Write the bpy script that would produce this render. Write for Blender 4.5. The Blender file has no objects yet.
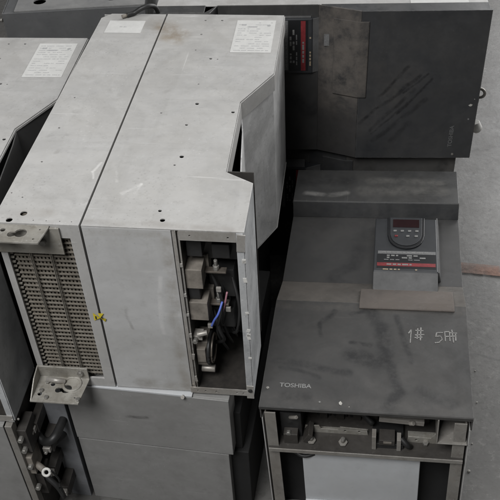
import bpy, bmesh, math, random
from mathutils import Vector, Matrix, Euler
random.seed(7)
S = bpy.context.scene
COL = S.collection

# ------------------------------------------------------------------ materials
def lin(c):
    return tuple(((x/12.92) if x <= .04045 else ((x+.055)/1.055)**2.4) for x in c)

class NT:
    def __init__(s, name):
        s.m = bpy.data.materials.new(name); s.m.use_nodes = True
        s.t = s.m.node_tree; s.n = s.t.nodes; s.l = s.t.links
        s.bsdf = s.n['Principled BSDF']
        s.tc = s.n.new('ShaderNodeTexCoord')
    def vec(s, scale=(1,1,1), rot=(0,0,0), loc=(0,0,0)):
        mp = s.n.new('ShaderNodeMapping')
        mp.inputs['Scale'].default_value = scale; mp.inputs['Rotation'].default_value = rot
        mp.inputs['Location'].default_value = loc
        s.l.new(s.tc.outputs['Object'], mp.inputs['Vector']); return mp.outputs[0]
    def noise(s, scale, detail=6, rough=.6, vec=None, dist=0):
        n = s.n.new('ShaderNodeTexNoise'); n.inputs['Scale'].default_value = scale
        n.inputs['Detail'].default_value = detail; n.inputs['Roughness'].default_value = rough
        n.inputs['Distortion'].default_value = dist
        s.l.new(vec if vec is not None else s.tc.outputs['Object'], n.inputs['Vector']); return n.outputs['Fac']
    def ramp(s, fac, p0, p1, c0=(0,0,0), c1=(1,1,1)):
        r = s.n.new('ShaderNodeValToRGB'); r.color_ramp.elements[0].position = p0; r.color_ramp.elements[1].position = p1
        r.color_ramp.elements[0].color = (*c0, 1); r.color_ramp.elements[1].color = (*c1, 1)
        s.l.new(fac, r.inputs[0]); return r.outputs[0]
    def mix(s, a, b, fac):
        m = s.n.new('ShaderNodeMix'); m.data_type = 'RGBA'
        for v, i in ((a, 6), (b, 7)):
            if isinstance(v, tuple): m.inputs[i].default_value = (*v, 1)
            else: s.l.new(v, m.inputs[i])
        if isinstance(fac, (int, float)): m.inputs[0].default_value = fac
        else: s.l.new(fac, m.inputs[0])
        return m.outputs[2]
    def math(s, op, a, b=None, c=None):
        m = s.n.new('ShaderNodeMath'); m.operation = op
        for i, v in enumerate((a, b, c)):
            if v is None: continue
            if isinstance(v, (int, float)): m.inputs[i].default_value = v
            else: s.l.new(v, m.inputs[i])
        return m.outputs[0]
    plane = (0, 1)
    def segment(s, a, b, r):
        """soft mask round the segment a-b in the object's own x,y plane"""
        q = s.sep(); sp = (q[s.plane[0]], q[s.plane[1]])
        dx, dy = b[0]-a[0], b[1]-a[1]; L2 = dx*dx+dy*dy
        t = s.math('ADD', s.math('MULTIPLY', s.math('SUBTRACT', sp[0], a[0]), dx/L2), s.math('MULTIPLY', s.math('SUBTRACT', sp[1], a[1]), dy/L2))
        t = s.math('MINIMUM', s.math('MAXIMUM', t, 0.), 1.)
        ex = s.math('SUBTRACT', s.math('SUBTRACT', sp[0], a[0]), s.math('MULTIPLY', t, dx))
        ey = s.math('SUBTRACT', s.math('SUBTRACT', sp[1], a[1]), s.math('MULTIPLY', t, dy))
        d = s.math('SQRT', s.math('ADD', s.math('MULTIPLY', ex, ex), s.math('MULTIPLY', ey, ey)))
        m = s.n.new('ShaderNodeMapRange'); m.interpolation_type = 'SMOOTHSTEP'
        s.l.new(d, m.inputs[0]); m.inputs[1].default_value = r*.15; m.inputs[2].default_value = r
        m.inputs[3].default_value = 1; m.inputs[4].default_value = 0
        return m.outputs[0]
    _sp = None
    def sep(s):
        if s._sp is None:
            q = s.n.new('ShaderNodeSeparateXYZ')
            nz = s.n.new('ShaderNodeTexNoise'); nz.inputs['Scale'].default_value = 14; nz.inputs['Detail'].default_value = 5
            s.l.new(s.tc.outputs['Object'], nz.inputs['Vector'])
            ad = s.n.new('ShaderNodeVectorMath'); ad.operation = 'MULTIPLY_ADD'
            s.l.new(nz.outputs['Color'], ad.inputs[0]); ad.inputs[1].default_value = (.024,)*3
            sb = s.n.new('ShaderNodeVectorMath'); sb.operation = 'SUBTRACT'; s.l.new(s.tc.outputs['Object'], sb.inputs[0]); sb.inputs[1].default_value = (.012,)*3
            s.l.new(sb.outputs[0], ad.inputs[2]); s.l.new(ad.outputs[0], q.inputs[0]); s._sp = (q.outputs[0], q.outputs[1], q.outputs[2])
        return s._sp
    def bump(s, h, strength=.2, dist=.002):
        b = s.n.new('ShaderNodeBump'); b.inputs['Strength'].default_value = strength; b.inputs['Distance'].default_value = dist
        s.l.new(h, b.inputs['Height']); s.l.new(b.outputs[0], s.bsdf.inputs['Normal'])
    def finish(s, col, rough, metal=0.):
        s.l.new(col, s.bsdf.inputs['Base Color']) if not isinstance(col, tuple) else setattr(s.bsdf.inputs['Base Color'], 'default_value', (*col, 1))
        if isinstance(rough, (int, float)): s.bsdf.inputs['Roughness'].default_value = rough
        else: s.l.new(rough, s.bsdf.inputs['Roughness'])
        s.bsdf.inputs['Metallic'].default_value = metal
        return s.m

def painted(name, base, dark, light, rough=.5, blot=.5, scr=.3, dust=.0, dustcol=(.3,.27,.23), metal=0., smears=(), smearcol=None, smearamt=.7, stains=(), staincol=None, patches=(), edge=.45, dent=.0, plane=(0, 1), edgecol=None):
    """Worn sheet metal / plastic: blotches, fine grime, scratches, optional dust and marks."""
    k = NT(name); k.plane = plane
    big = k.noise(5.5, 8, .66, dist=.8); fine = k.noise(75, 6, .75); mid = k.noise(21, 8, .7, dist=.3)
    c = k.mix(base, dark, k.math('MULTIPLY', k.ramp(big, .42, .66), blot*.8))
    c = k.mix(c, light, k.math('MULTIPLY', k.ramp(mid, .52, .70), blot*.32))
    c = k.mix(c, dark, k.math('MULTIPLY', k.ramp(k.noise(33, 7, .72, k.vec((1,1,1),(0,0,0),(8,3,5))), .55, .68), blot*.6))
    c = k.mix(c, dark, k.math('MULTIPLY', k.ramp(fine, .55, .72), blot*.6))
    c = k.mix(c, light, k.math('MULTIPLY', k.ramp(k.noise(140, 4, .7), .62, .72), blot*.7))
    # pits and specks
    for sc, wd, cc, pp in ((55, .10, dark, .5), (120, .12, tuple(x*.7 for x in dark), .5), (80, .09, light, .8)):
        v = k.n.new('ShaderNodeTexVoronoi'); v.inputs['Scale'].default_value = sc; k.l.new(k.tc.outputs['Object'], v.inputs['Vector'])
        g = k.ramp(k.noise(7, 4, .6, k.vec((1,1,1),(0,0,0),(sc, 3, 1))), .50, .62)
        c = k.mix(c, cc, k.math('MULTIPLY', k.math('MULTIPLY', k.ramp(v.outputs['Distance'], wd, wd*1.8, (1,1,1), (0,0,0)), g), blot*pp))
    # smudges dragged along the sheet
    for sc, rt, pp in (((2.2, 34, 18), .35, .4), ((30, 2.6, 9), -.1, .35)):
        c = k.mix(c, dark, k.math('MULTIPLY', k.ramp(k.noise(1, 5, .62, k.vec(sc, (0, 0, rt))), .55, .72), blot*pp))
    # thin scratches in two directions
    for rot, sc in ((.6, (3, 160, 160)), (-.9, (200, 4, 120)), (.15, (5, 240, 60)), (1.25, (6, 190, 90))):
        n = k.noise(1, 3, .5, k.vec(sc, (0, 0, rot)))
        gate = k.ramp(k.noise(9, 3, .5, k.vec((1,1,1), (0,0,0), (rot*3, 1, 2))), .52, .62)
        c = k.mix(c, light, k.math('MULTIPLY', k.math('MULTIPLY', k.ramp(n, .67, .73), gate), scr))
    if dust:
        d = k.ramp(k.noise(8, 8, .68, k.vec((1,1,1),(0,0,0),(4,2,7)), .8), .36, .68)
        c = k.mix(c, dustcol, k.math('MULTIPLY', d, dust))
    for a, b, r, amt, cc in patches:
        g = k.ramp(k.noise(26, 6, .7, k.vec((1,1,1),(0,0,0),(5,9,3))), .34, .62)
        c = k.mix(c, cc, k.math('MULTIPLY', k.math('MULTIPLY', k.segment(a, b, r), g), amt))
    for a, b, r, amt in smears:
        g = k.ramp(k.noise(40, 5, .7, k.vec((1,1,1),(0,0,0),(1,9,3))), .3, .6)
        c = k.mix(c, smearcol, k.math('MULTIPLY', k.math('MULTIPLY', k.segment(a, b, r), g), amt))
    if edge:
        bv = k.n.new('ShaderNodeBevel'); bv.samples = 4; bv.inputs['Radius'].default_value = .0035
        ge = k.n.new('ShaderNodeNewGeometry'); dt = k.n.new('ShaderNodeVectorMath'); dt.operation = 'DOT_PRODUCT'
        k.l.new(bv.outputs[0], dt.inputs[0]); k.l.new(ge.outputs['Normal'], dt.inputs[1])
        e = k.ramp(dt.outputs['Value'], .72, .97, (1,1,1), (0,0,0))
        e = k.math('MULTIPLY', e, k.ramp(k.noise(48, 6, .75), .42, .60))
        c = k.mix(c, edgecol or tuple(min(.8, x*1.25) for x in light), k.math('MULTIPLY', e, edge))
    rr = k.ramp(mid, .35, .68, (rough*.72,)*3, (min(1, rough*1.4),)*3)
    hh = k.math('ADD', k.math('MULTIPLY', k.noise(7, 3, .5, k.vec((1,1,1),(0,0,0),(2,6,4))), 6.*dent+1.), k.math('MULTIPLY', k.noise(260, 3, .6), .10))
    k.bump(hh, .22, .004)
    return k.finish(c, rr, metal)

def plain(name, col, rough=.6, metal=0., var=.25, scale=30):
    k = NT(name)
    n = k.noise(scale, 6, .65)
    c = k.mix(tuple(x*(1-var) for x in col), tuple(min(1, x*(1+var)) for x in col), k.ramp(n, .3, .72))
    k.bump(k.noise(200, 3, .6), .1, .0005)
    return k.finish(c, rough, metal)

M = {}
GREY, GD, GL = (.415,.41,.40), (.27,.265,.255), (.52,.515,.505)
M['grey'] = painted('grey_sheet_metal', GREY, GD, GL, .48, .72, .8, .35, (.40,.385,.36))
M['grey_top'] = painted('grey_sheet_metal_stained', GREY, GD, GL, .48, .72, .9, .35, (.42,.405,.375),
    patches=(((.155,.70),(.19,.66),.045,.75,(.20,.155,.105)), ((.165,.645),(.20,.63),.025,.5,(.26,.215,.16)),
             ((.20,.09),(.225,.115),.005,.6,(.66,.65,.63)), ((.225,.115),(.222,.09),.004,.5,(.66,.65,.63)), ((.185,.12),(.175,.15),.004,.5,(.66,.65,.63)), ((.130,.15),(.142,.175),.004,.7,(.70,.69,.67)), ((.138,.13),(.130,.15),.003,.6,(.70,.69,.67)), ((.05,.20),(.052,.215),.007,.4,(.25,.235,.22)), ((.21,.42),(.222,.43),.010,.45,(.24,.23,.215)), ((.225,.25),(.23,.265),.008,.35,(.25,.24,.225)), ((.02,.02),(.09,.03),.02,.45,(.27,.25,.225)), ((.155,.01),(.40,.006),.012,.5,(.27,.25,.23)), ((.10,.70),(.135,.735),.022,.35,(.25,.225,.195)), ((.30,.74),(.40,.75),.012,.35,(.26,.24,.22)),
             ((.33,.27),(.35,.20),.03,.25,(.24,.235,.225))))
M['grey_front'] = painted('grey_front_sheet', (.49,.49,.487), (.31,.305,.29), (.56,.555,.54), .5, .55, .6, .4, (.40,.395,.38), dent=.6, plane=(0, 2), patches=(((.287,.02),(.290,.38),.018,.6,(.27,.245,.21)), ((.20,.015),(.29,.012),.02,.55,(.25,.23,.20)), ((.16,.395),(.28,.398),.010,.5,(.30,.28,.25)), ((.262,.16),(.268,.30),.006,.6,(.62,.61,.60)), ((.20,.22),(.205,.17),.004,.5,(.22,.21,.20))))
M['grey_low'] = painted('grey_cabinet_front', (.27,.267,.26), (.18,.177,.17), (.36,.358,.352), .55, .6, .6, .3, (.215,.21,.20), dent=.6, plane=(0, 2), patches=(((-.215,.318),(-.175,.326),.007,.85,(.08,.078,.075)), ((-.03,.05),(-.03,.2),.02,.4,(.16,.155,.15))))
M['galv'] = painted('galvanised_steel', (.42,.41,.39), (.22,.20,.175), (.62,.61,.59), .42, .75, .5, .35, (.33,.29,.24), .35)
M['grime'] = painted('grimy_bracket_steel', (.36,.35,.32), (.14,.125,.10), (.60,.585,.55), .5, .9, .6, .4, (.26,.23,.18), .3)
M['dustplate'] = painted('dusty_cover_plate', (.60,.60,.595), (.20,.20,.20), (.74,.74,.735), .62, .85, .8, .6, (.34,.335,.325))
M['slateplate'] = painted('scuffed_slate_plate', (.58,.595,.605), (.26,.265,.27), (.72,.73,.73), .5, .8, .9, .4, (.32,.32,.315))
M['blackflat'] = painted('black_notch_cover', (.05,.05,.05), (.035,.035,.035), (.085,.083,.08), .55, .4, .2, .4, (.075,.072,.068))
M['blueplate'] = painted('scuffed_blue_grey_plate', (.45,.46,.465), (.17,.175,.18), (.66,.67,.67), .5, .8, .9, .4, (.36,.36,.355))
M['black'] = painted('black_plastic_cover', edge=.7, edgecol=(.20,.195,.185), base=(.026,.0275,.030), dark=(.016,.017,.018), light=(.055,.055,.055), rough=.5, blot=.5, scr=.35, dust=.45, dustcol=(.075,.072,.068))
M['cover'] = painted('charcoal_cover_marked', edge=.7, edgecol=(.20,.195,.185), base=(.034,.0332,.032), dark=(.030,.0305,.031), light=(.075,.073,.07), rough=.6, blot=.6, scr=.4, dust=.5, dustcol=(.072,.069,.065),
    smears=(((.200,.275),(.225,.22),.022,.9), ((.225,.22),(.238,.15),.026,1.), ((.238,.15),(.262,.05),.016,.95), ((.262,.05),(.245,.02),.024,.9), ((.255,.255),(.285,.13),.010,.8),
            ((.125,.262),(.098,.222),.010,.9), ((.098,.222),(.105,.185),.007,.8), ((.02,.118),(.17,.092),.014,.8), ((.03,.100),(.11,.080),.008,.7), ((.165,.140),(.222,.125),.030,1.), ((.165,.175),(.205,.168),.009,.9), ((.16,.255),(.19,.262),.008,.8), ((.30,.06),(.36,.03),.02,.6), ((.05,.03),(.09,.028),.02,.6)), smearcol=(.0115,.0115,.012), patches=(((.02,.02),(.38,.015),.03,.5,(.078,.074,.069)), ((.06,.22),(.16,.25),.05,.35,(.066,.063,.059)), ((.28,.10),(.36,.04),.05,.4,(.066,.063,.059)), ((.20,.07),(.24,.05),.02,.5,(.075,.072,.068)), ((.01,.27),(.39,.275),.018,.6,(.085,.078,.07))))
M['cover_scraped'] = painted('black_cover_scraped', edge=.7, edgecol=(.20,.195,.185), base=(.036,.0375,.040), dark=(.022,.023,.025), light=(.07,.07,.07), rough=.46, blot=.6, scr=.35, dust=.5, dustcol=(.058,.056,.054),
    smears=(((.10,.285),(.235,.145),.0075,.75), ((.18,.235),(.262,.172),.006,.7), ((.08,.255),(.20,.155),.008,.6), ((.05,.245),(.17,.125),.010,.6), ((.07,.25),(.16,.17),.004,.6),
            ((.13,.19),(.225,.115),.005,.9), ((.19,.18),(.24,.125),.0045,.8), ((.05,.20),(.10,.16),.012,.5)), smearcol=(.010,.010,.011), patches=(((.09,.27),(.24,.16),.05,.5,(.078,.074,.070)), ((.20,.22),(.30,.24),.06,.45,(.07,.067,.063)), ((.03,.20),(.06,.10),.05,.4,(.062,.059,.056)), ((.30,.05),(.34,.22),.05,.4,(.06,.058,.056))))
M['recess'] = painted('charcoal_recess_dusty', (.038,.038,.038), (.024,.024,.024), (.075,.073,.07), .52, .6, .3, .5, (.062,.059,.055),
    smears=(((.165,.50),(.15,.44),.03,.6), ((.15,.44),(.11,.40),.025,.7), ((.11,.40),(.15,.385),.014,.5), ((.02,.47),(.03,.52),.015,.4)), smearcol=(.016,.016,.017))
M['slopedark'] = painted('dusted_slope', (.078,.072,.065), (.035,.033,.031), (.16,.145,.13), .75, .8, .25, .75, (.125,.112,.098))
M['dustwash'] = painted('dust_washed_black', (.036,.035,.035), (.026,.025,.025), (.065,.062,.058), .7, .4, .3, .4, (.055,.05,.046), patches=(((.42,.34),(.27,.335),.18,.75,(.125,.11,.096)), ((.30,.30),(.18,.34),.10,.6,(.12,.107,.095))))
M['slope'] = painted('brown_dusted_slope', (.098,.083,.073), (.055,.05,.046), (.18,.165,.15), .75, .7, .3, .6, (.122,.104,.09))
M['bar'] = painted('charcoal_bar_stained', edge=.7, edgecol=(.20,.195,.185), base=(.042,.0425,.043), dark=(.026,.027,.028), light=(.10,.10,.096), rough=.5, blot=.6, scr=.4, dust=.6, dustcol=(.065,.063,.059),
    patches=(((.03,.665),(.07,.662),.014,.8,(.22,.215,.205)), ((.09,.66),(.125,.665),.014,.7,(.20,.195,.185)), ((.17,.68),(.36,.68),.03,.6,(.13,.125,.115)), ((.19,.72),(.36,.715),.02,.6,(.14,.135,.125)),
             ((.02,.715),(.14,.72),.022,.7,(.02,.02,.021))))
M['keypad'] = plain('dark_grey_keypad_plastic', (.030,.032,.035), .42, 0, .2)
M['keyface'] = plain('black_keypad_face', (.012,.0125,.014), .35, 0, .2)
M['display'] = plain('dark_red_display', (.020,.008,.009), .2)
M['whiteink'] = plain('worn_white_ink', (.20,.20,.195), .6, 0, .3, 300)
M['greyink'] = plain('grey_ink', (.15,.15,.15), .6, 0, .3, 300)
M['faintink'] = plain('rubbed_grey_ink', (.115,.115,.115), .6, 0, .4, 300)
M['redink'] = plain('red_band_ink', (.19,.022,.026), .5, 0, .3, 120)
M['tanink'] = plain('tan_ink', (.30,.24,.17), .6, 0, .3, 300)
M['keyfront'] = plain('grey_module_front', (.10,.10,.10), .55, 0, .25)
M['shade_black'] = plain('shade_black_fill', (.012,.012,.012), .8)  # near-black that stands in for shade in cavities and gaps
M['inner'] = painted('grimy_interior_steel', (.048,.044,.040), (.018,.017,.016), (.105,.097,.087), .6, .8, .3, .4, (.04,.034,.028))
M['findust'] = plain('dust_clogged_fins', (.17,.152,.125), .9, 0, .45, 60)
M['bay_floor_shade'] = plain('bay_floor_shade_brown', (.022,.019,.016), .9, 0, .5, 60)  # compartment shade put into the floor colour as a very dark brown
M['fin'] = painted('dusty_heat_sink', (.125,.112,.092), (.075,.065,.052), (.33,.315,.28), .7, .9, .2, .6, (.20,.175,.14))
M['wire'] = painted('grille_wire', (.24,.225,.195), (.12,.105,.085), (.38,.37,.34), .55, .8, .2, .4, (.24,.21,.17), .3)
M['paper'] = plain('white_label_paper', (.54,.537,.52), .7, 0, .08, 40)
M['print'] = plain('faded_label_print', (.42,.42,.415), .7, 0, .25, 500)
M['printdark'] = plain('dark_label_print', (.36,.36,.36), .7, 0, .3, 500)
M['yellow'] = plain('yellow_sticker', (.62,.50,.035), .5, 0, .2, 200)
M['bluewire'] = plain('blue_wire_sheath', (.10,.16,.55), .4)
M['pinkwire'] = plain('pink_wire_sheath', (.40,.20,.24), .45)
M['rubber'] = plain('black_rubber', (.018,.018,.018), .5)
M['beige'] = plain('beige_insulator', (.20,.18,.155), .6, 0, .35, 40)
M['blk'] = plain('black_bakelite', (.022,.022,.022), .4, 0, .35, 40)
M['bolt'] = plain('dull_bolt_steel', (.30,.29,.27), .4, .6, .4, 90)
M['copper'] = plain('tarnished_busbar', (.15,.13,.11), .45, .5, .4, 60)
M['whitepanel'] = painted('pale_panel', (.52,.535,.55), (.38,.39,.40), (.60,.61,.62), .55, .4, .3, .3, (.42,.41,.39))
M['post'] = painted('grey_post', (.27,.26,.24), (.11,.10,.088), (.40,.39,.37), .5, .85, .4, .4, (.24,.21,.18), .15)
M['darkcab'] = painted('dark_grey_cabinet', (.115,.117,.12), (.075,.077,.08), (.17,.17,.172), .42, .5, .4, .3, (.15,.148,.143), .2)
M['lightcab'] = painted('pale_cabinet_lid', (.16,.16,.16), (.11,.11,.11), (.24,.24,.235), .5, .4, .3, .3, (.36,.35,.33))
M['slate'] = painted('slate_frame_post', (.23,.238,.255), (.11,.113,.12), (.36,.36,.37), .5, .6, .5, .3, (.17,.165,.155))
M['cap'] = plain('white_plastic_cap', (.62,.61,.58), .5, 0, .1)
M['chip'] = plain('pale_crumb', (.40,.39,.36), .8, 0, .2, 100)

def chalk_mat():
    k = NT('white_chalk')
    a = k.ramp(k.noise(420, 3, .7), .34, .50)
    tr = k.n.new('ShaderNodeBsdfTransparent'); mx = k.n.new('ShaderNodeMixShader')
    k.l.new(a, mx.inputs[0]); k.l.new(tr.outputs[0], mx.inputs[1]); k.l.new(k.bsdf.outputs[0], mx.inputs[2])
    out = k.n['Material Output']; k.l.new(mx.outputs[0], out.inputs[0])
    return k.finish((.27, .265, .255), .9)
M['chalk'] = chalk_mat()

def concrete():
    k = NT('worn_grey_concrete')
    a = k.noise(1.6, 8, .6, dist=.5); b = k.noise(9, 8, .7); c = k.noise(60, 5, .7)
    col = k.mix((.088,.086,.082), (.128,.125,.118), k.ramp(a, .35, .7))
    col = k.mix(col, (.11,.106,.10), k.math('MULTIPLY', k.ramp(b, .46, .60), .8))
    col = k.mix(col, (.08,.077,.072), k.math('MULTIPLY', k.ramp(c, .50, .60), .8))
    v = k.n.new('ShaderNodeTexVoronoi'); v.inputs['Scale'].default_value = 95; k.l.new(k.tc.outputs['Object'], v.inputs['Vector'])
    sp = k.ramp(v.outputs['Distance'], .05, .11, (1,1,1), (0,0,0))
    g = k.ramp(k.noise(13, 4, .6, k.vec((1,1,1),(0,0,0),(3,5,1))), .55, .68)
    col = k.mix(col, (.33,.32,.30), k.math('MULTIPLY', k.math('MULTIPLY', sp, g), .7))
    # long faint scuffs
    s = k.noise(1, 4, .6, k.vec((1.2, 22, 1), (0,0,.5)))
    col = k.mix(col, (.085,.082,.078), k.math('MULTIPLY', k.ramp(s, .56, .72), .4))
    col = k.mix(col, (.19,.185,.175), k.math('MULTIPLY', k.ramp(k.noise(34, 8, .78, k.vec((1,1,1),(0,0,0),(7,1,2))), .54, .66), .75))
    cr = k.n.new('ShaderNodeTexVoronoi'); cr.feature = 'DISTANCE_TO_EDGE'; cr.inputs['Scale'].default_value = 1.1; nzv = k.n.new('ShaderNodeTexNoise'); nzv.inputs['Scale'].default_value = 5; nzv.inputs['Detail'].default_value = 6; k.l.new(k.tc.outputs['Object'], nzv.inputs['Vector'])
    mv = k.n.new('ShaderNodeVectorMath'); mv.operation = 'MULTIPLY_ADD'; k.l.new(nzv.outputs['Color'], mv.inputs[0]); mv.inputs[1].default_value = (.22,)*3; k.l.new(k.tc.outputs['Object'], mv.inputs[2]); k.l.new(mv.outputs[0], cr.inputs['Vector'])
    col = k.mix(col, (.035,.034,.032), k.math('MULTIPLY', k.ramp(cr.outputs['Distance'], .002, .006, (1,1,1), (0,0,0)), .45))
    k.bump(k.math('ADD', b, k.math('MULTIPLY', c, .3)), .35, .003)
    return k.finish(col, k.ramp(b, .3, .75, (.30,)*3, (.50,)*3))
M['floor'] = concrete()
def floorpaint():
    k = NT('worn_orange_floor_paint')
    a = k.ramp(k.noise(28, 7, .75), .36, .68)
    tr = k.n.new('ShaderNodeBsdfTransparent'); mx = k.n.new('ShaderNodeMixShader')
    k.l.new(a, mx.inputs[0]); k.l.new(tr.outputs[0], mx.inputs[1]); k.l.new(k.bsdf.outputs[0], mx.inputs[2])
    k.l.new(mx.outputs[0], k.n['Material Output'].inputs[0])
    return k.finish(k.mix((.27,.145,.105), (.20,.14,.115), k.ramp(k.noise(12, 5), .35, .65)), .6)
M['orange'] = floorpaint()

# ------------------------------------------------------------------ mesh helpers
class MB:
    def __init__(s): s.bm = bmesh.new(); s.mats = []
    def mi(s, mat):
        if mat not in s.mats: s.mats.append(mat)
        return s.mats.index(mat)
    def box(s, x0, x1, y0, y1, z0, z1, mat=None, rot=None):
        vs = [Vector((x, y, z)) for z in (z0, z1) for y in (y0, y1) for x in (x0, x1)]
        if rot:
            c = Vector(((x0+x1)/2, (y0+y1)/2, (z0+z1)/2)); R = Euler(rot).to_matrix()
            vs = [c + R @ (v-c) for v in vs]
        v = [s.bm.verts.new(p) for p in vs]; k = s.mi(mat)
        for f in ((0,2,3,1), (4,5,7,6), (0,1,5,4), (2,6,7,3), (0,4,6,2), (1,3,7,5)):
            s.bm.faces.new([v[i] for i in f]).material_index = k
        return s
    def prism(s, poly, a0, a1, axis='z', mat=None, matf=None):
        """poly of (p,q) swept from a0 to a1 along axis; 'z': (x,y), 'x': (y,z), 'y': (x,z)"""
        def pt(p, a): return {'z': (p[0], p[1], a), 'x': (a, p[0], p[1]), 'y': (p[0], a, p[1])}[axis]
        A = [s.bm.verts.new(pt(p, a0)) for p in poly]; B = [s.bm.verts.new(pt(p, a1)) for p in poly]
        k = s.mi(mat); n = len(poly); fs = []
        fs.append(s.bm.faces.new(A[::-1])); fs.append(s.bm.faces.new(B))
        for i in range(n):
            f = s.bm.faces.new((A[i], A[(i+1) % n], B[(i+1) % n], B[i])); fs.append(f)
            f.material_index = s.mi(matf[i]) if matf and matf.get(i) else k
        fs[0].material_index = fs[1].material_index = k
        bmesh.ops.recalc_face_normals(s.bm, faces=fs)
        return s
    def wall(s, path, t, z0, z1, mat=None):
        """thin sheet following an open (x,y) path, thickness t to the left of travel"""
        n = len(path); off = []
        for i in range(n):
            d = []
            if i > 0: d.append((Vector(path[i])-Vector(path[i-1])).normalized())
            if i < n-1: d.append((Vector(path[i+1])-Vector(path[i])).normalized())
            nn = sum((Vector((-q.y, q.x)) for q in d), Vector((0, 0))).normalized()
            c = max(.35, nn.dot(Vector((-d[0].y, d[0].x))))
            off.append(Vector(path[i]) + nn*(t/c))
        return s.prism([tuple(p) for p in path] + [tuple(p) for p in off[::-1]], z0, z1, 'z', mat)
    def cyl(s, a, b, r, mat=None, n=14, r2=None):
        a, b = Vector(a), Vector(b); d = (b-a); r2 = r if r2 is None else r2
        q = d.to_track_quat('Z', 'Y').to_matrix(); k = s.mi(mat); A = []; B = []
        for i in range(n):
            w = q @ Vector((math.cos(2*math.pi*i/n), math.sin(2*math.pi*i/n), 0))
            A.append(s.bm.verts.new(a+w*r)); B.append(s.bm.verts.new(b+w*r2))
        for i in range(n):
            f = s.bm.faces.new((A[i], A[(i+1) % n], B[(i+1) % n], B[i])); f.material_index = k; f.smooth = True
        s.bm.faces.new(A[::-1]).material_index = k; s.bm.faces.new(B).material_index = k
        return s
    def tube(s, pts, r, mat=None, n=10, sub=6):
        P = [Vector(p) for p in pts]; Q = []
        for i in range(len(P)-1):
            p0, p1, p2, p3 = P[max(0, i-1)], P[i], P[i+1], P[min(len(P)-1, i+2)]
            for j in range(sub):
                t = j/sub
                Q.append(.5*((2*p1)+(p2-p0)*t+(2*p0-5*p1+4*p2-p3)*t*t+(3*p1-p0-3*p2+p3)*t**3))
        Q.append(P[-1]); k = s.mi(mat); rings = []; up = Vector((0, 0, 1))
        for i, p in enumerate(Q):
            d = (Q[min(i+1, len(Q)-1)]-Q[max(i-1, 0)]).normalized()
            x = d.cross(up)
            if x.length < .1: x = d.cross(Vector((1, 0, 0)))
            x.normalize(); y = d.cross(x)
            rings.append([s.bm.verts.new(p+(x*math.cos(2*math.pi*j/n)+y*math.sin(2*math.pi*j/n))*r) for j in range(n)])
        for a, b in zip(rings, rings[1:]):
            for j in range(n):
                f = s.bm.faces.new((a[j], a[(j+1) % n], b[(j+1) % n], b[j])); f.material_index = k; f.smooth = True
        s.bm.faces.new(rings[0][::-1]).material_index = k; s.bm.faces.new(rings[-1]).material_index = k
        return s
    def torus(s, c, R, r, axis=(0, 0, 1), mat=None, n=22, m=8, arc=1.):
        q = Vector(axis).to_track_quat('Z', 'Y').to_matrix(); c = Vector(c)
        N = n if arc < 1 else n
        pts = [c+q @ Vector((math.cos(2*math.pi*arc*i/n)*R, math.sin(2*math.pi*arc*i/n)*R, 0)) for i in range(n+1)]
        return s.tube(pts, r, mat, m, 1)
    def add_mesh(s, me, mat, mtx=None):
        b = bmesh.new(); b.from_mesh(me)
        if mtx: b.transform(mtx)
        k = s.mi(mat); vm = {v: s.bm.verts.new(v.co) for v in b.verts}
        for f in b.faces:
            try: s.bm.faces.new([vm[v] for v in f.verts]).material_index = k
            except ValueError: pass
        b.free(); return s
    def obj(s, name, parent=None, bevel=0., mat=None):
        me = bpy.data.meshes.new(name); s.bm.normal_update(); s.bm.to_mesh(me); s.bm.free()
        for m in s.mats: me.materials.append(M[m])
        o = bpy.data.objects.new(name, me); COL.objects.link(o); o.parent = parent
        if bevel:
            b = o.modifiers.new('edge', 'BEVEL'); b.width = bevel; b.segments = 2; b.limit_method = 'ANGLE'; b.angle_limit = .6
            b.harden_normals = False
        return o

def curve_mesh(cu):
    o = bpy.data.objects.new('tmp', cu); COL.objects.link(o)
    dg = bpy.context.evaluated_depsgraph_get(); me = bpy.data.meshes.new_from_object(o.evaluated_get(dg))
    bpy.data.objects.remove(o); bpy.data.curves.remove(cu); return me

def sheet(outline, holes, t):
    """flat plate in x,y with real holes, thickness t centred on z=0; holes: (x, y, r) or lists of points"""
    cu = bpy.data.curves.new('tmp', 'CURVE'); cu.dimensions = '2D'; cu.fill_mode = 'BOTH'; cu.extrude = t/2
    polys = [outline]
    for h in holes:
        if isinstance(h, tuple):
            n = 14; polys.append([(h[0]+h[2]*math.cos(2*math.pi*i/n), h[1]+h[2]*math.sin(2*math.pi*i/n)) for i in range(n)])
        else: polys.append(h)
    for p in polys:
        sp = cu.splines.new('POLY'); sp.points.add(len(p)-1); sp.use_cyclic_u = True
        for q, (x, y) in zip(sp.points, p): q.co = (x, y, 0, 1)
    return curve_mesh(cu)

def text_mesh(txt, size, ext=.0003, bold=0.):
    cu = bpy.data.curves.new('tmp', 'FONT'); cu.body = txt; cu.size = size; cu.extrude = ext; cu.offset = bold
    cu.align_x = 'LEFT'
    return curve_mesh(cu)

def tag(o, label=None, cat=None, group=None, kind=None):
    for k, v in (('label', label), ('category', cat), ('group', group), ('kind', kind)):
        if v: o[k] = v
    return o
def root(name, label, cat, group=None):
    o = bpy.data.objects.new(name, None); COL.objects.link(o); o.empty_display_size = .05
    return tag(o, label, cat, group)
def copy_tree(o, parent=None):
    c = o.copy(); COL.objects.link(c)
    if parent: c.parent = parent
    for ch in list(o.children): copy_tree(ch, c)
    return c

T4 = Matrix.Translation
def RX(a): return Matrix.Rotation(a, 4, 'X')
def RY(a): return Matrix.Rotation(a, 4, 'Y')
def RZ(a): return Matrix.Rotation(a, 4, 'Z')

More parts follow.
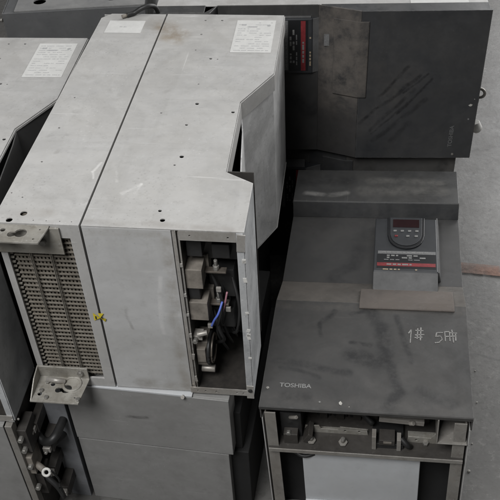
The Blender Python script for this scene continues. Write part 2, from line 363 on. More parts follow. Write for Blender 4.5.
# ------------------------------------------------------------------ floor
NX = 14
m = MB(); m.box(-9, 9, -4, 14, -.05, 0, 'floor'); fl = m.obj('floor'); tag(fl, kind='structure')
m = MB()
m.prism([(.30,1.862), (.62,1.787), (.9,1.722), (2.4,1.37), (2.4,1.325), (.9,1.678), (.62,1.742), (.30,1.817)], .0035, .0042, 'z', 'orange')
fp = m.obj('painted_floor_line'); tag(fp, kind='structure')

# ------------------------------------------------------------------ kind A: grey drive lying on its side
W, L = .4086, .7627
def label_sheet(parent, u0, u1, v0, v1, z, rot=0., rows=9, seed=1, dot=True, dark=False):
    """paper label: illegible lines of print, as blurred as in the photograph"""
    r = random.Random(seed)
    cx, cy = (u0+u1)/2, (v0+v1)/2; w, h = u1-u0, v1-v0
    m = MB(); m.box(-w/2, w/2, -h/2, h/2, 0, .0005, 'paper')
    lab = m.obj('label_sheet', parent); lab.location = (cx, cy, z); lab.rotation_euler.z = rot
    p = MB(); pm = 'printdark' if dark else 'print'
    y = h/2*.86
    for i in range(rows):
        y = h/2*.84 - i*h*.86/max(1, rows-1 if rows > 1 else 1)
        x = -w/2*.86
        while x < w/2*.8:
            l = r.uniform(.04, .22)*w
            if r.random() < .72: p.box(x, min(x+l, w/2*.86), y-h*.008, y+h*.008, .0005, .0008, pm)
            x += l + r.uniform(.02, .08)*w
    if dot:
        p.cyl((w*.34, h*.33, .0005), (w*.34, h*.33, .0009), w*.045, 'printdark', 16)
        p.box(-w*.20, w*.05, h*.27, h*.30, .0005, .0009, 'printdark'); p.box(-w*.36, -w*.24, h*.33, h*.37, .0005, .0009, 'printdark')
    if rows: p.obj('label_print', lab)
    else: p.bm.free()
    return lab

def keyhole(cx, cy, r, dx, dy, r2):
    d = Vector((dx, dy)).normalized(); a0 = math.atan2(d.y, d.x); pts = []
    e = Vector((cx, cy)) + Vector((dx, dy))
    for i in range(17):
        a = a0 + .5 + (2*math.pi-1.)*i/16; pts.append((cx+r*math.cos(a), cy+r*math.sin(a)))
    for i in range(7):
        a = a0 - math.pi/2 + math.pi*i/6; pts.append((e.x+r2*math.cos(a), e.y+r2*math.sin(a)))
    return pts

def foot_bracket(parent, u0, u1, v0, z, legdown, lg, mat='grime', label=None):
    """angle foot: drilled shelf towards -v, leg flat on the cabinet face"""
    m = MB()
    wd = u1-u0; dp = -v0
    sh = sheet([(u0, v0), (u1-.006, v0), (u1, v0*.15), (u1, -.001), (u0, -.001)],
               [keyhole(u0+wd*.62, v0*.48, .0105, -.015, -.004, .0065), (u0+wd*.33, v0*.35, .0045), (u0+wd*.14, v0*.72, .0045), (u1-.012, v0*.25, .002), (u1-.016, v0*.78, .002)], .0028)
    m.add_mesh(sh, mat, T4((0, 0, z)))
    if legdown: m.box(u0, u1+.016, -.0045, -.0008, z-lg, z-.0015, mat)
    else:
        m.box(u0, u1, -.0045, -.0008, z+.0015, z+lg, mat)
        m.prism([(v0*.98, z+.0015), (-.0046, z+.0015), (-.0046, z+lg), (v0*.45, z+lg*.8)], u0, u0+.0025, 'x', mat)
    if not legdown:
        m.torus((u0+wd*.70, v0*.30, z+.0014), .017, .0032, (0,0,1), mat, 20, 6); m.tube([(u0+.02, v0*.2, z+.004), (u0+.04, v0*.32, z+.012), (u0+.055, v0*.25, z+.004)], .005, 'galv')
        for a_, b_ in ((.22, .30), (.30, .86), (.16, .62), (.92, .86)): m.cyl((u0+wd*a_, v0*b_, z), (u0+wd*a_, v0*b_, z+.006), .0045, 'bolt', 6)
    m.cyl((u0+wd*.86, -.0045, z+(-.03 if legdown else .02)), (u0+wd*.86, -.011, z+(-.03 if legdown else .02)), .006, 'bolt', 6)
    o = m.obj('foot_bracket', parent, .0006)
    if label: o['label'] = label
    return o

def make_cabinet(f, dirty, label, group, sheetmat='grey_top', covermat='dustplate', platemat='blueplate', rim=.037):
    R = root('inverter_cabinet', label, 'inverter', group)
    t = .002
    # --- rear (heat sink) housing, u 0 .. .1475
    top_holes = [(.033,.391,.0022), (.033,.282,.0022), (.033,.172,.0022), (.047,.025,.0062), (.028,.007,.0058), (.008,.079,.0018), (.031,.068,.0018)]
    top_holes += [(u, .576, .0011) for u in (.025,.051,.077,.105,.131)] + [(u, .0085, .0013) for u in (.069,.091,.114,.134)]
    b0 = L - .002
    o0 = [(0, 0), (.1475, 0), (.1475, b0), (.02, b0), (0, b0-.022)]
    m = MB(); m.add_mesh(sheet(o0, top_holes, t), sheetmat, T4((0, 0, W-t/2)))
    m.box(0, t, .004, b0-.022, 0, W-t, sheetmat); m.box(.1475-t, .1475, .004, b0, 0, W-t, sheetmat)
    m.box(t, .1475-t, b0-t, b0, .0, W-t, sheetmat); m.box(t, .1475-t, .004, b0-t, 0, t, sheetmat)
    # front frame round the fin opening
    m.box(0, .0115, 0, .004, 0, W-t, sheetmat); m.box(.1285, .1475, 0, .004, 0, W-t, sheetmat)
    m.box(.0115, .1285, 0, .004, W-.029, W-t, sheetmat); m.box(.0115, .1285, 0, .004, 0, .022, sheetmat)
    m.obj('rear_housing', R, .0007)
    # --- louvred heat sink behind the frame
    m = MB(); m.box(.004, .1435, .030, .033, .006, W-.006, 'findust')
    for i in range(16): m.box(.0195+i*.0066, .0232+i*.0066, .0108, .0295, .02, W-.03, 'findust')
    n = 34; z0, z1 = .024, W-.031
    for i in range(n):
        z = z0 + (z1-z0)*(i+.5)/n
        m.box(.0185, .1275, .0065, .0100, z-.0010, z+.0010, 'fin', (random.uniform(-.05, .05)+.1, random.uniform(-.012, .012), 0))
    m.obj('heat_sink', R)
    m = MB()
    for u in (.050, .086):
        m.box(u-.0019, u-.0007, .0025, .005, z0-.002, z1+.002, 'wire'); m.box(u+.0009, u+.0019, .0025, .005, z0-.002, z1+.002, 'wire')
    for i in range(n+1):
        z = z0 + (z1-z0)*i/n
        m.box(.0115, .0175, .0055, .0085, z-.0015, z+.0015, 'wire')
    m.obj('wire_guard', R)
    # --- front housing
    u0 = .1515; op = .300
    prof = [(u0, 0), (f, 0), (f, .1297), (.3686, .1594), (.365, .389), (.42, .5014), (.42, L), (u0, L)]
    if f < .41: prof[1] = (f, 0); prof[2] = (f, .1297)
    hs = [(.244,.733,.0022), (.282,.734,.0026), (.245,.666,.0022), (.244,.594,.0018), (.282,.558,.0028), (.297,.556,.0018), (.273,.453,.0016), (.282,.379,.0032), (.218,.343,.0018),
          (.274,.304,.0024), (.283,.201,.0034), (.275,.175,.0018), (.274,.046,.0026), (.283,.022,.0036), (.356,.352,.0030)]
    hs = [(a_, b_, c_*1.25) for a_, b_, c_ in hs]
    m = MB(); m.add_mesh(sheet(prof, hs, t), sheetmat, T4((0, 0, W-t/2)))
    m.obj('side_panel', R, .0005)
    m = MB(); m.add_mesh(sheet(prof, [], t), 'grey', T4((0, 0, t/2)))
    m.box(u0, .42-t, L-t, L, t, W-t, 'grey'); m.box(u0, u0+t, .004, L-t, t, W-t, 'grey')
    m.obj('housing_shell', R, .0005)
    m = MB(); m.box(u0, op, 0, .003, .0005, W-.0025, 'grey_front'); m.obj('front_panel', R, .0008)
    # opening frame: folded flanges
    fm = 'galv'
    m = MB()
    m.box(op+.0008, op+.0052, .0015, .006, .002, W-.003, fm); m.box(op+.0058, op+.0076, -.0008, .022, .002, W-.003, fm); m.box(op+.0082, op+.0115, .004, .007, .002, W-.003, fm, (0, .0035, 0))
    for i in range(6): z_ = .03+.058*i+random.uniform(-.01, .01); m.box(op+.0062, op+.0125, .0005, .003, z_, z_+random.uniform(.006, .02), fm, (0, random.uniform(-.12, .12), 0))
    m.add_mesh(sheet([(op+.012, -.0225), (f-.014, -.0225), (f-.014, -.0025), (op+.012, -.0025)], [(op+.03, -.012, .0018), (f-.027, -.0135, .002)], .002), fm, T4((0, .001, W)) @ RX(math.pi/2))
    m.box(op+.012, f-.014, .002, .018, W-.0245, W-.0225, fm)
    m.add_mesh(sheet([(op-.002, 0), (f-.002, 0), (f-.002, .0155), (op-.002, .0155)], [(op+.012+i*.021, .007, .0022) for i in (0, .7, 1.7, 3.6, 4.2)], .002), fm, T4((0, -.002, .0005)) @ RX(math.pi/2))
    m.obj('opening_frame', R, .0004)
    # notch cover: sheets round A-B-C-D
    top = W-.0025
    m = MB()
    m.wall([(.42, L), (.42, .5014), (.365, .389), (.3686, .1594)], .0018, top-rim, top, sheetmat)     # folded rim of the side panel
    m.obj('folded_rim', R, .0004)
    c = .0024
    m = MB()
    pth = [(.42-.004, L-.001), (.42-.004, .5024), (.3645, .392), (.372, .345), (.381, .25), (.389, .175), (.391, .150)]
    m.wall(pth, c, .003, top-rim-.001, covermat)
    m.wall([(.3686-.001, .1605), (f-.003, .1320)], c, .003, top, covermat)
    m.box(.355, .357, .16, .39, .003, top-.01, 'shade_black')
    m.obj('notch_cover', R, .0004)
    # terminal side plate with turned front flange
    m = MB()
    m.box(f-.0018, f, .0005, .1290, -.002 if dirty else .0, W-.0025, platemat)
    m.box(f-.0135, f-.0018, -.0012, .0008, -.004, W-.0025, platemat if not dirty else 'blueplate')
    if dirty:
        m.box(f-.013, f+.001, -.0032, -.0013, W-.040, W-.004, 'galv', (0, .05, 0)); m.box(f-.013, f+.0005, -.0035, -.0015, -.006, .030, 'galv')
        m.cyl((f-.006, -.0035, .018), (f-.006, -.006, .018), .0042, 'blk', 12)
        for i in range(9):
            z = random.uniform(.03, W-.05); m.box(f-.006, f+.0004, -.0022, -.0014, z, z+random.uniform(.003, .012), 'cap', (0, random.uniform(-.3, .3), 0))
    m.obj('terminal_side_plate', R, .0005)
    # --- terminal compartment
    x0, x1, yb = op+.013, f-.003, .165
    m = MB()
    m.box(x0-.003, x0-.001, .008, yb, .0025, W-.004, 'inner'); m.box(x0-.003, x1, yb, yb+.002, .0025, W-.004, 'inner')
    m.box(x0-.001, x1-.001, .008, yb, .003, .005, 'bay_floor_shade')
    m.obj('terminal_compartment', R)
    if dirty:
        def blk(name, mats, *bx, **kw):
            q = MB()
            for bb, mm in zip(bx, mats): q.box(*bb, mm)
            for cc in kw.get('cyl', ()): q.cyl(*cc)
            return q.obj(name, R, .0012)
        zt = W
        for zz, du in ((-.118, 0), (-.196, .004)):
            blk('terminal_insulator', ['beige', 'beige', 'copper'], (x0-.001, x0+.028+du, .010, .045, zt+zz-.023, zt+zz+.021), (x0+.002, x0+.034+du, .045, .07, zt+zz-.018, zt+zz+.024), (x0+.020, x0+.066, .03, .044, zt+zz-.004, zt+zz),
                cyl=(((x0+.048, .037, zt+zz-.002), (x0+.048, .037, zt+zz+.010), .006, 'bolt', 6), ((x0+.048, .037, zt+zz+.010), (x0+.048, .037, zt+zz+.022), .0035, 'bolt', 10)))
        blk('contactor_block', ['blk', 'blk', 'blk'], (x0+.012, x1-.006, .05, .15, zt-.105, zt-.03), (x0+.004, x0+.03, .02, .06, zt-.075, zt-.040), (x0+.045, x0+.075, .03, .055, zt-.085, zt-.055))
        blk('fuse_holder', ['blk', 'blk', 'blk'], (x0+.0, x0+.02, .015, .06, zt-.17, zt-.142), (x0+.03, x0+.075, .055, .13, zt-.20, zt-.135), (x0+.02, x0+.072, .05, .12, zt-.275, zt-.225))
        q = MB(); q.box(x0-.001, x0+.022, .02, .06, zt-.352, zt-.288, 'beige'); q.box(x0+.002, x0+.018, .012, .022, zt-.335, zt-.30, 'beige')
        q.torus((x0+.024, .035, zt-.318), .030, .0035, (1, 0, 0), 'blk', 24, 8)
        q.torus((x0+.030, .035, zt-.318), .028, .0020, (1, 0, 0), 'copper', 24, 6)
        q.cyl((x0+.004, .03, zt-.372), (x0+.030, .03, zt-.372), .0075, 'galv', 12)
        q.obj('current_coil', R, .001)
        q = MB(); q.box(x0-.001, x0+.016, .01, .03, zt-.272, zt-.262, 'galv'); q.cyl((x0+.008, .008, zt-.255), (x0+.026, .012, zt-.252), .005, 'galv', 12); q.cyl((x0+.004, .01, zt-.268), (x0+.004, .0, zt-.268), .005, 'bolt', 6)
        q.obj('cable_clamp', R, .0006)
        blk('relay_module', ['blk', 'blk', 'blk', 'inner', 'blk'], (x0+.026, x0+.06, .085, .16, zt-.33, zt-.28), (x0+.062, x1-.004, .10, .16, zt-.30, zt-.12), (x0+.03, x0+.05, .06, .09, zt-.245, zt-.19), (x0+.062, x0+.084, .12, .155, zt-.36, zt-.31), (x0+.002, x0+.02, .05, .10, zt-.262, zt-.225))
        for a_ in range(5):
            q = MB(); y_ = .05+.018*a_
            q.tube([(x0+.03+.008*a_, y_, zt-.12-.02*a_), (x0+.055+.003*a_, y_-.02, zt-.19-.012*a_), (x0+.04+.009*a_, y_-.015, zt-.27), (x0+.05+.006*a_, y_+.02, zt-.36)], .0028, 'rubber'); q.obj('black_cable', R)
        for a_, y_, z_ in ((.046, .028, .165), (.06, .03, .215), (.026, .02, .25)): blk('cable_lug', ['galv'], (x0+a_, x0+a_+.009, y_, y_+.005, zt-z_, zt-z_+.011))
        q = MB(); q.tube([(x0+.056, .026, zt-.185), (x0+.050, .010, zt-.20), (x0+.042, .008, zt-.215), (x0+.036, .010, zt-.232)], .0021, 'bluewire'); q.obj('blue_wire', R)
        q = MB(); q.tube([(x0+.064, .035, zt-.17), (x0+.058, .03, zt-.20), (x0+.05, .03, zt-.225)], .0018, 'pinkwire'); q.obj('pink_wire', R)
        q = MB(); q.tube([(x0+.07, .06, zt-.15), (x0+.085, .03, zt-.2), (x0+.08, .02, zt-.25), (x0+.065, .06, zt-.30)], .003, 'rubber')
        q.tube([(x0+.03, .06, zt-.22), (x0+.045, .03, zt-.26), (x0+.05, .04, zt-.30), (x0+.03, .06, zt-.33)], .0035, 'rubber'); q.obj('black_cable', R)
        # folded yellow sticker on the seam
        q = MB()
        def tri(a, b, c3, mt):
            v = [q.bm.verts.new(p) for p in (a, b, c3)]; q.bm.faces.new(v).material_index = q.mi(mt)
            w = [q.bm.verts.new(Vector(p)+Vector((0, .0006, 0))) for p in (a, c3, b)]; q.bm.faces.new(w).material_index = q.mi(mt)
        zz = W-.214
        tri((.137, -.001, zz+.010), (.137, -.001, zz-.009), (.150, -.0035, zz+.001), 'yellow')
        tri((.150, -.0035, zz+.001), (.157, -.002, zz+.011), (.147, -.003, zz+.012), 'yellow')
        tri((.150, -.0035, zz+.001), (.160, -.003, zz-.001), (.157, -.001, zz-.011), 'yellow')
        q.box(.1405, .143, -.0030, -.0022, zz-.003, zz+.004, 'blk'); q.box(.152, .155, -.0045, -.0036, zz+.001, zz+.004, 'blk')
        q.obj('warning_sticker', R)
        lb = label_sheet(R, .024, .107, .666, .725, W+.0002, 0, 0, 3, False)
        lb['label'] = 'small blank white label'
        q = MB(); q.box(-.012, -.006, -.002, .002, .0005, .0008, 'print'); q.box(-.003, .004, -.003, .001, .0005, .0008, 'print'); q.obj('label_print', lb)
    label_sheet(R, .318, .405, .586, .735, W+.0002, .012, 14, 5 if dirty else 9)
    foot_bracket(R, -.012, .098, -.045, W-.004, True, .058)
    foot_bracket(R, .0, .100, -.066, .022, False, .030)
    return R

GA = 'grey inverter cabinets lying on their sides'
cA = make_cabinet(.4194, True, 'pale grey steel drive on its side, open terminal bay and yellow sticker in front', GA)
cA.location = (-.42249, 1.07626, .8185546-W); cA.rotation_euler.z = -.15073
cB = make_cabinet(.392, False, 'grey steel drive at the left edge, black notched cover beside the open-bayed one', GA, 'grey', 'blackflat', 'slateplate', .005)
cB.location = (-.8575, 1.0540, .7955-W); cB.rotation_euler.z = -.13

# ------------------------------------------------------------------ lower cabinet under the central drive
lc = root('steel_cabinet', 'grey closed two-panel cabinet carrying the open-bayed drive, slate post at its left', 'inverter')
H = .4045
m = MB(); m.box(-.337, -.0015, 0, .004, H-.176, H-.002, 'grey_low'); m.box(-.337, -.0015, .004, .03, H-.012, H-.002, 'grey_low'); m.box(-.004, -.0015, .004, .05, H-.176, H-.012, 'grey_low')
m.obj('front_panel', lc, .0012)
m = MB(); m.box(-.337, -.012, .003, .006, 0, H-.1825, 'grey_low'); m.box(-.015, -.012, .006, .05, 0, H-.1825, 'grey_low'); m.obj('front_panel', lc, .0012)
m = MB(); m.box(-.337, -.030, .05, .70, .002, H-.004, 'shade_black'); m.obj('body_shell', lc)  # shell painted black to stand in for shade between the cabinets
m = MB(); m.box(-.0295, .026, .022, .45, .0, .21, 'shade_black'); m.box(-.0295, .012, .03, .45, .2105, .33, 'shade_black'); m.obj('shade_filler', lc, .002)  # made-up black boxes, added to keep the floor of the gap dark
m = MB(); m.box(-.392, -.346, .002, .03, 0, H-.003, 'slate'); m.box(-.392, -.389, .03, .6, 0, H-.006, 'slate'); m.cyl((-.37, .002, H-.03), (-.37, -.003, H-.03), .005, 'bolt', 8); m.cyl((-.372, .002, H-.055), (-.372, -.002, H-.055), .003, 'bolt', 8)
m.obj('frame_post', lc, .0012)
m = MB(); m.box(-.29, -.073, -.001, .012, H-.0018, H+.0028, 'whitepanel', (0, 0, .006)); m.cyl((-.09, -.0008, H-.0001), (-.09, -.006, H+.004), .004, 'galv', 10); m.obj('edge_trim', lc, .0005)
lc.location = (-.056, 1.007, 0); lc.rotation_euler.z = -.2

# ------------------------------------------------------------------ lower left unit
ll = root('steel_cabinet', 'grey cabinet at the bottom left corner, connectors and a white cable lug on its right', 'inverter')
H2 = .3845
m = MB(); m.box(-.36, -.013, 0, .004, 0, H2-.002, 'grey_low'); m.box(-.36, -.013, .004, .6, H2-.005, H2-.002, 'grey_low'); m.obj('front_panel', ll, .001)
m = MB(); m.box(-.36, -.012, .02, .6, .002, H2-.008, 'shade_black'); m.obj('body_shell', ll)
m = MB(); m.box(-.011, .003, .001, .02, 0, H2-.004, 'post'); m.box(-.002, .001, .02, .5, 0, H2-.006, 'inner'); m.obj('corner_post', ll, .0008)
m = MB()
m.box(.003, .022, .012, .06, H2-.10, H2-.03, 'inner'); m.box(.003, .016, .008, .05, H2-.17, H2-.115, 'beige'); m.box(.003, .020, .02, .06, H2-.26, H2-.19, 'inner')
for z in (-.05, -.085, -.14, -.215): m.cyl((.010, .012, H2+z), (.010, .0, H2+z), .006, 'bolt', 6)
m.obj('terminal_block', ll, .001)
m = MB(); m.tube([(.004, .07, H2-.10), (.03, .05, H2-.115), (.055, .05, H2-.10), (.062, .10, H2-.10)], .009, 'rubber', 12); m.tube([(.004, .09, H2-.14), (.025, .07, H2-.155), (.045, .09, H2-.15), (.06, .14, H2-.16)], .011, 'rubber', 12); m.obj('thick_cable', ll)
for zz in (-.02, -.10):
    m = MB(); m.cyl((.0, .15, H2+zz), (.09, .15, H2+zz), .0033, 'galv', 10); m.obj('tie_rod', ll)
m = MB(); m.cyl((.003, .03, H2-.155), (.036, .005, H2-.150), .007, 'beige', 12); m.torus((.043, -.001, H2-.148), .0072, .0030, (.1, -.75, .65), 'cap', 20, 8); m.obj('cable_lug', ll)
for a_, z_, w_ in ((.012, .055, .016), (.024, .12, .022), (.018, .205, .018), (.03, .28, .02)):
    m = MB(); m.box(a_, a_+w_, .05, .11, H2-z_-.03, H2-z_, 'inner'); m.box(a_+.003, a_+w_-.003, .04, .05, H2-z_-.02, H2-z_-.006, 'galv'); m.cyl((a_+w_/2, .04, H2-z_-.013), (a_+w_/2, .032, H2-z_-.013), .004, 'bolt', 6); m.obj('cable_clamp', ll, .001)
m = MB(); m.tube([(.052, .004, H2-.15), (.058, .01, H2-.19), (.054, .01, H2-.22), (.056, .012, H2-.25)], .0022, 'rubber'); m.tube([(.02, .03, H2-.21), (.045, .02, H2-.235), (.05, .02, H2-.27)], .006, 'rubber'); m.obj('hanging_wire', ll)
ll.location = (-.4795, .992, 0); ll.rotation_euler.z = -.13

# ------------------------------------------------------------------ kind B: drive with a black front cover
WB, D = .398, .40
hr = D-.036
def make_drive(label, group):
    R = root('inverter_drive', label, 'inverter', group)
    # chassis
    m = MB()
    m.box(.002, .0045, .004, L-.002, 0, D-.041, 'grey'); m.box(WB-.0045, WB-.002, .004, L-.002, 0, D-.041, 'grey')
    m.box(.0045, WB-.0045, L-.0045, L-.002, 0, D-.004, 'grey'); m.box(.0045, WB-.0045, .004, L-.0045, 0, .003, 'grey')
    m.obj('chassis', R, .0008)
    # front cover plate (flat) with lip
    m = MB()
    m.prism([(0, D-.009), (0, D-.002), (.002, D), (.288, D), (.288, D-.003), (.004, D-.004), (.003, D-.009)], 0, WB, 'x', 'cover')
    
    for xa in (0, WB-.003): m.prism([(.004, D-.0402), (.004, D-.0035), (.288, D-.0035), (.379, hr-.0028), (.379, D-.0402)], xa, xa+.003, 'x', 'cover')
    m.cyl((.012, .045, D), (.012, .045, D+.002), .003, 'bolt', 10); m.cyl((.115, .018, D), (.115, .018, D+.001), .002, 'whiteink', 8); m.prism([(.152,.015), (.156,.013), (.158,.018), (.154,.023), (.151,.019)], D+.0002, D+.0008, 'z', 'chip'); m.prism([(.170,.009), (.172,.010), (.171,.012)], D+.0002, D+.0008, 'z', 'chip')
    m.obj('front_cover', R, .0012)
    # slope and recess
    m = MB()
    m.prism([(.2885, D-.0005), (.385, hr), (.385, hr-.003), (.2885, D-.004)], 0, WB, 'x', 'slopedark'); m.obj('sloped_panel', R, .0006)
    m = MB(); m.prism([(.3852, hr), (.618, hr), (.618, hr-.003), (.3852, hr-.003)], 0, WB, 'x', 'recess')
    m.box(.335, .337, .42, .60, hr+.0002, hr+.0012, 'shade_black'); m.obj('recess_panel', R, .0005)
    # raised bar
    m = MB(); m.prism([(.6185, hr-.003), (.6185, hr+.001), (.632, D+.001), (.635, D+.002), (L, D+.002), (L, D-.003), (.645, D-.003)], 0, WB, 'x', 'bar', {1: 'black'})  # bevel gets a darker black than the top, standing in for its shade
    for xa in (0, WB-.003): m.box(xa, xa+.003, .645, L, D-.0402, D-.0032, 'bar')
    m.obj('raised_bar', R, .002)
    # dusty terminal lid by the keypad
    m = MB()
    m.prism([(.270, D+.0002), (.270, D+.0035), (.273, D+.0042), (.291, D+.0038), (.350, D-.0180), (.350, D-.0228), (.2885, D+.0002)], .178, .374, 'x', 'slope')
    m.obj('terminal_lid', R, .001)
    # keypad module
    hk = D-.004
    k = MB(); k.prism([(.354, hr+.0125), (.394, hk-.002), (.397, hk), (.578, hk), (.590, hk-.01), (.590, hr+.001), (.40, hr+.001)], .203, .344, 'x', 'keypad', {0: 'keyfront'}); kp = k.obj('control_panel', R, .002)
    k = MB(); k.prism([(.344, hr+.001), (.352, hr+.001), (.347, hk-.004), (.344, hk-.004)], .398, .588, 'y', 'keyfront'); k.obj('panel_flank', kp, .0005)
    # U-shaped operator face
    def ushape(w, y0, y1, cx):
        r = w/2; pts = [(cx+r, y1), (cx-r, y1), (cx-r*.97, y0+r*1.05)]
        for i in range(1, 12):
            a = math.pi + math.pi*i/12; pts.append((cx+r*.93*math.cos(a), y0+r*.95+r*.95*math.sin(a)))
        pts.append((cx+r*.97, y0+r*1.05)); return pts
    k = MB(); k.prism(ushape(.086, .468, .578, .274), hk+.0002, hk+.004, 'z', 'keyface'); o = k.obj('operator_rim', kp, .0012)
    k = MB(); k.prism(ushape(.074, .476, .576, .274), hk+.0042, hk+.0056, 'z', 'keypad'); o = k.obj('operator_face', kp, .0006)
    k = MB(); k.box(.244, .304, .540, .568, hk+.0058, hk+.0066, 'display'); k.obj('display_window', kp)
    for i, (x, y, mm) in enumerate([(.249+.0165*j, .526, 'whiteink') for j in range(4)] + [(.252, .508, 'redink'), (.278, .508, 'whiteink'), (.297, .508, 'whiteink')]):
        b = MB(); b.box(x-.0038, x+.0038, y-.0028, y+.0028, hk+.0058, hk+.0078, mm); b.obj('button', kp, .001)
    k = MB()
    z0 = hk+.0003
    k.box(.212, .340, .452, .462, z0, z0+.0003, 'greyink')
    k.box(.210, .340, .405, .4505, z0, z0+.0002, 'keyface')
    k.box(.211, .339, .411, .422, z0+.0003, z0+.0006, 'redink')
    rr = random.Random(4)
    for y, a, b2, mt, hh in ((.446, .232, .300, 'whiteink', .0022), (.439, .232, .312, 'whiteink', .0022), (.432, .226, .318, 'greyink', .0014), (.457, .22, .32, 'whiteink', .0016), (.4165, .232, .288, 'whiteink', .0022), (.400, .224, .300, 'tanink', .002)):
        x = a
        while x < b2:
            l = rr.uniform(.004, .014)
            if rr.random() < .75: k.box(x, x+l, y-hh, y+hh, z0+.0007, z0+.0009, mt)
            x += l+.003
    k.obj('warning_band', kp)
    # small rating labels in the recess (vertical strips)
    # front end: posts, shelf, panel, corner bracket, clutter
    for x0, x1 in ((.008, .030), (.366, .389)):
        p = MB(); p.box(x0, x1, .0045, .0075, 0, D-.024, 'post'); p.box(x0 if x0 < .1 else x1-.003, x0+.003 if x0 < .1 else x1, .0075, .03, 0, D-.026, 'post'); p.obj('end_post', R, .0007)
    m = MB(); m.box(.010, .388, -.002, .20, .268, .2705, 'inner'); m.box(.010, .388, -.004, -.0018, .262, .2725, 'post'); m.obj('terminal_shelf', R, .0007)
    m = MB(); m.box(.075, .309, .009, .012, .0, .2655, 'whitepanel'); m.box(.306, .309, .012, .05, 0, .2655, 'whitepanel'); m.box(.075, .309, .004, .0085, .075, .083, 'whitepanel'); m.obj('end_panel', R, .0015)
    m = MB(); m.box(.0046, WB-.0046, .20, .203, .003, D-.031, 'shade_black'); m.box(.03, .366, .14, .196, .28, D-.04, 'inner'); m.box(.0046, WB-.0046, .052, .055, .003, .266, 'shade_black'); m.obj('bay_back_blackout', R)  # last box: black sheet added so the inside behind the posts stays dark
    for i in range(7):
        m = MB(); x = .10+.034*i; m.box(x, x+.028, .085, .14, .2715, .315, 'blk'); m.box(x+.006, x+.022, .078, .085, .2715, .292, 'inner'); m.cyl((x+.014, .082, .292), (x+.014, .082, .299), .005, 'bolt', 6); m.obj('terminal', R, .0012)
    m = MB(); m.tube([(.04, .10, .33), (.10, .06, .345), (.17, .07, .33), (.215, .05, .30)], .006, 'rubber'); m.obj('cable_bundle', R)
    m = MB(); m.add_mesh(sheet([(.078,.2705), (.205,.2705), (.203,.288), (.150,.291), (.146,.282), (.112,.282), (.108,.292), (.080,.290)], [(.093,.281,.003), (.160,.280,.003), (.188,.280,.003)], .002), 'grime', T4((0, .045, 0)) @ RX(math.pi/2)); m.box(.078, .205, .044, .058, .2708, .2722, 'grime'); m.obj('punched_flange', R, .0005)
    m = MB(); m.add_mesh(sheet([(.282,.2705), (.362,.2705), (.362,.298), (.335,.300), (.328,.286), (.284,.288)], [(.30,.279,.003), (.345,.285,.004)], .002), 'grime', T4((0, .035, 0)) @ RX(math.pi/2)); m.box(.284, .362, .034, .06, .2708, .2722, 'grime'); m.cyl((.318, .03, .2722), (.318, .03, .279), .006, 'bolt', 6); m.obj('punched_flange', R, .0005)
    m = MB()
    m.box(.335, .3375, -.001, .06, .318, D-.010, 'post'); m.box(.3375, .392, -.001, .06, .318, .3205, 'post'); m.box(.3375, .390, .0605, .063, .3205, D-.034, 'inner'); m.obj('corner_bracket', R, .0006)
    m = MB(); m.box(.033, .075, .03, .12, .2715, .345, 'blk'); m.box(.04, .068, .012, .03, .2715, .30, 'inner'); m.box(.082, .092, .015, .05, .2715, .298, 'inner', (0, .5, 0)); m.cyl((.055, .02, .345), (.07, .008, .362), .004, 'post', 8); m.cyl((.05, .02, .30), (.05, .012, .30), .006, 'bolt', 6)
    m.obj('terminal_block', R, .001)
    for x in (.094, .157):
        m = MB(); m.cyl((x, .02, .2705), (x, .02, .277), .009, 'post', 6); m.cyl((x, .02, .277), (x, .02, .288), .004, 'bolt', 10); m.obj('stud_bolt', R)
    m = MB(); m.box(.214, .275, .015, .07, .2715, .285, 'blk'); m.box(.214, .222, .010, .03, .2715, .312, 'post'); m.box(.262, .270, .010, .03, .2715, .305, 'post'); m.box(.228, .258, .012, .04, .285, .30, 'inner'); m.box(.236, .252, .011, .013, .291, .297, 'beige'); m.tube([(.27, .02, .30), (.282, .012, .29), (.288, .02, .275)], .006, 'rubber'); m.obj('fuse_block', R, .001)
    m = MB(); m.box(.227, .312, .02, .03, .345, .356, 'post', (0, .07, 0)); m.cyl((.285, .018, .352), (.292, .014, .358), .005, 'post', 8); m.obj('tie_bar', R, .0008)
    m = MB(); m.tube([(.035, .03, .262), (.06, .012, .245), (.08, .006, .24), (.10, .012, .242)], .004, 'rubber'); m.obj('loose_cable', R)
    # lettering on the cover
    m = MB(); m.add_mesh(text_mesh('TOSHIBA', .0140, .0002, .0002), 'whiteink', T4((.034, .050, D+.0004)) @ Matrix.Diagonal((1.08, 1, 1, 1))); m.obj('cover_lettering', R)
    return R

GB = 'black-covered inverter drives'
dA = make_drive('black-covered drive lying face up on the floor, chalk marks on its cover, keypad upward', GB)
# twins before the chalk goes on
dB = copy_tree(dA); dC = copy_tree(dA)
dA.rotation_euler = Euler((0, -.0477, -.1800))
dA.location = Vector((-.0004, .9944, .4002)) - dA.rotation_euler.to_matrix() @ Vector((0, 0, D))
def strip(u0, v0, pts, parent):
    m = MB()
    for line in pts:
        for (a, b), (c, d) in zip(line, line[1:]):
            p, q = Vector((u0+a*.88+random.uniform(-.001, .001), v0+b*1.12+random.uniform(-.001, .001))), Vector((u0+c*.88+random.uniform(-.001, .001), v0+d*1.12+random.uniform(-.001, .001))); n = (q-p).normalized(); n = Vector((-n.y, n.x))*random.uniform(.0008, .0014); e = (q-p).normalized()*.0006
            m.prism([tuple(p-e+n), tuple(p-e-n), tuple(q+e-n), tuple(q+e+n)], D+.0003, D+.0007, 'z', 'chalk')
    return m.obj('chalk_mark', parent)
h = .031
one = [[(0, .024), (.006, .031), (.005, .0)]]
hsh = [[(.016, .030), (.034, .031)], [(.015, .020), (.036, .022)], [(.021, .036), (.019, .010)], [(.029, .038), (.028, .008)], [(.014, .013), (.030, .015)]]
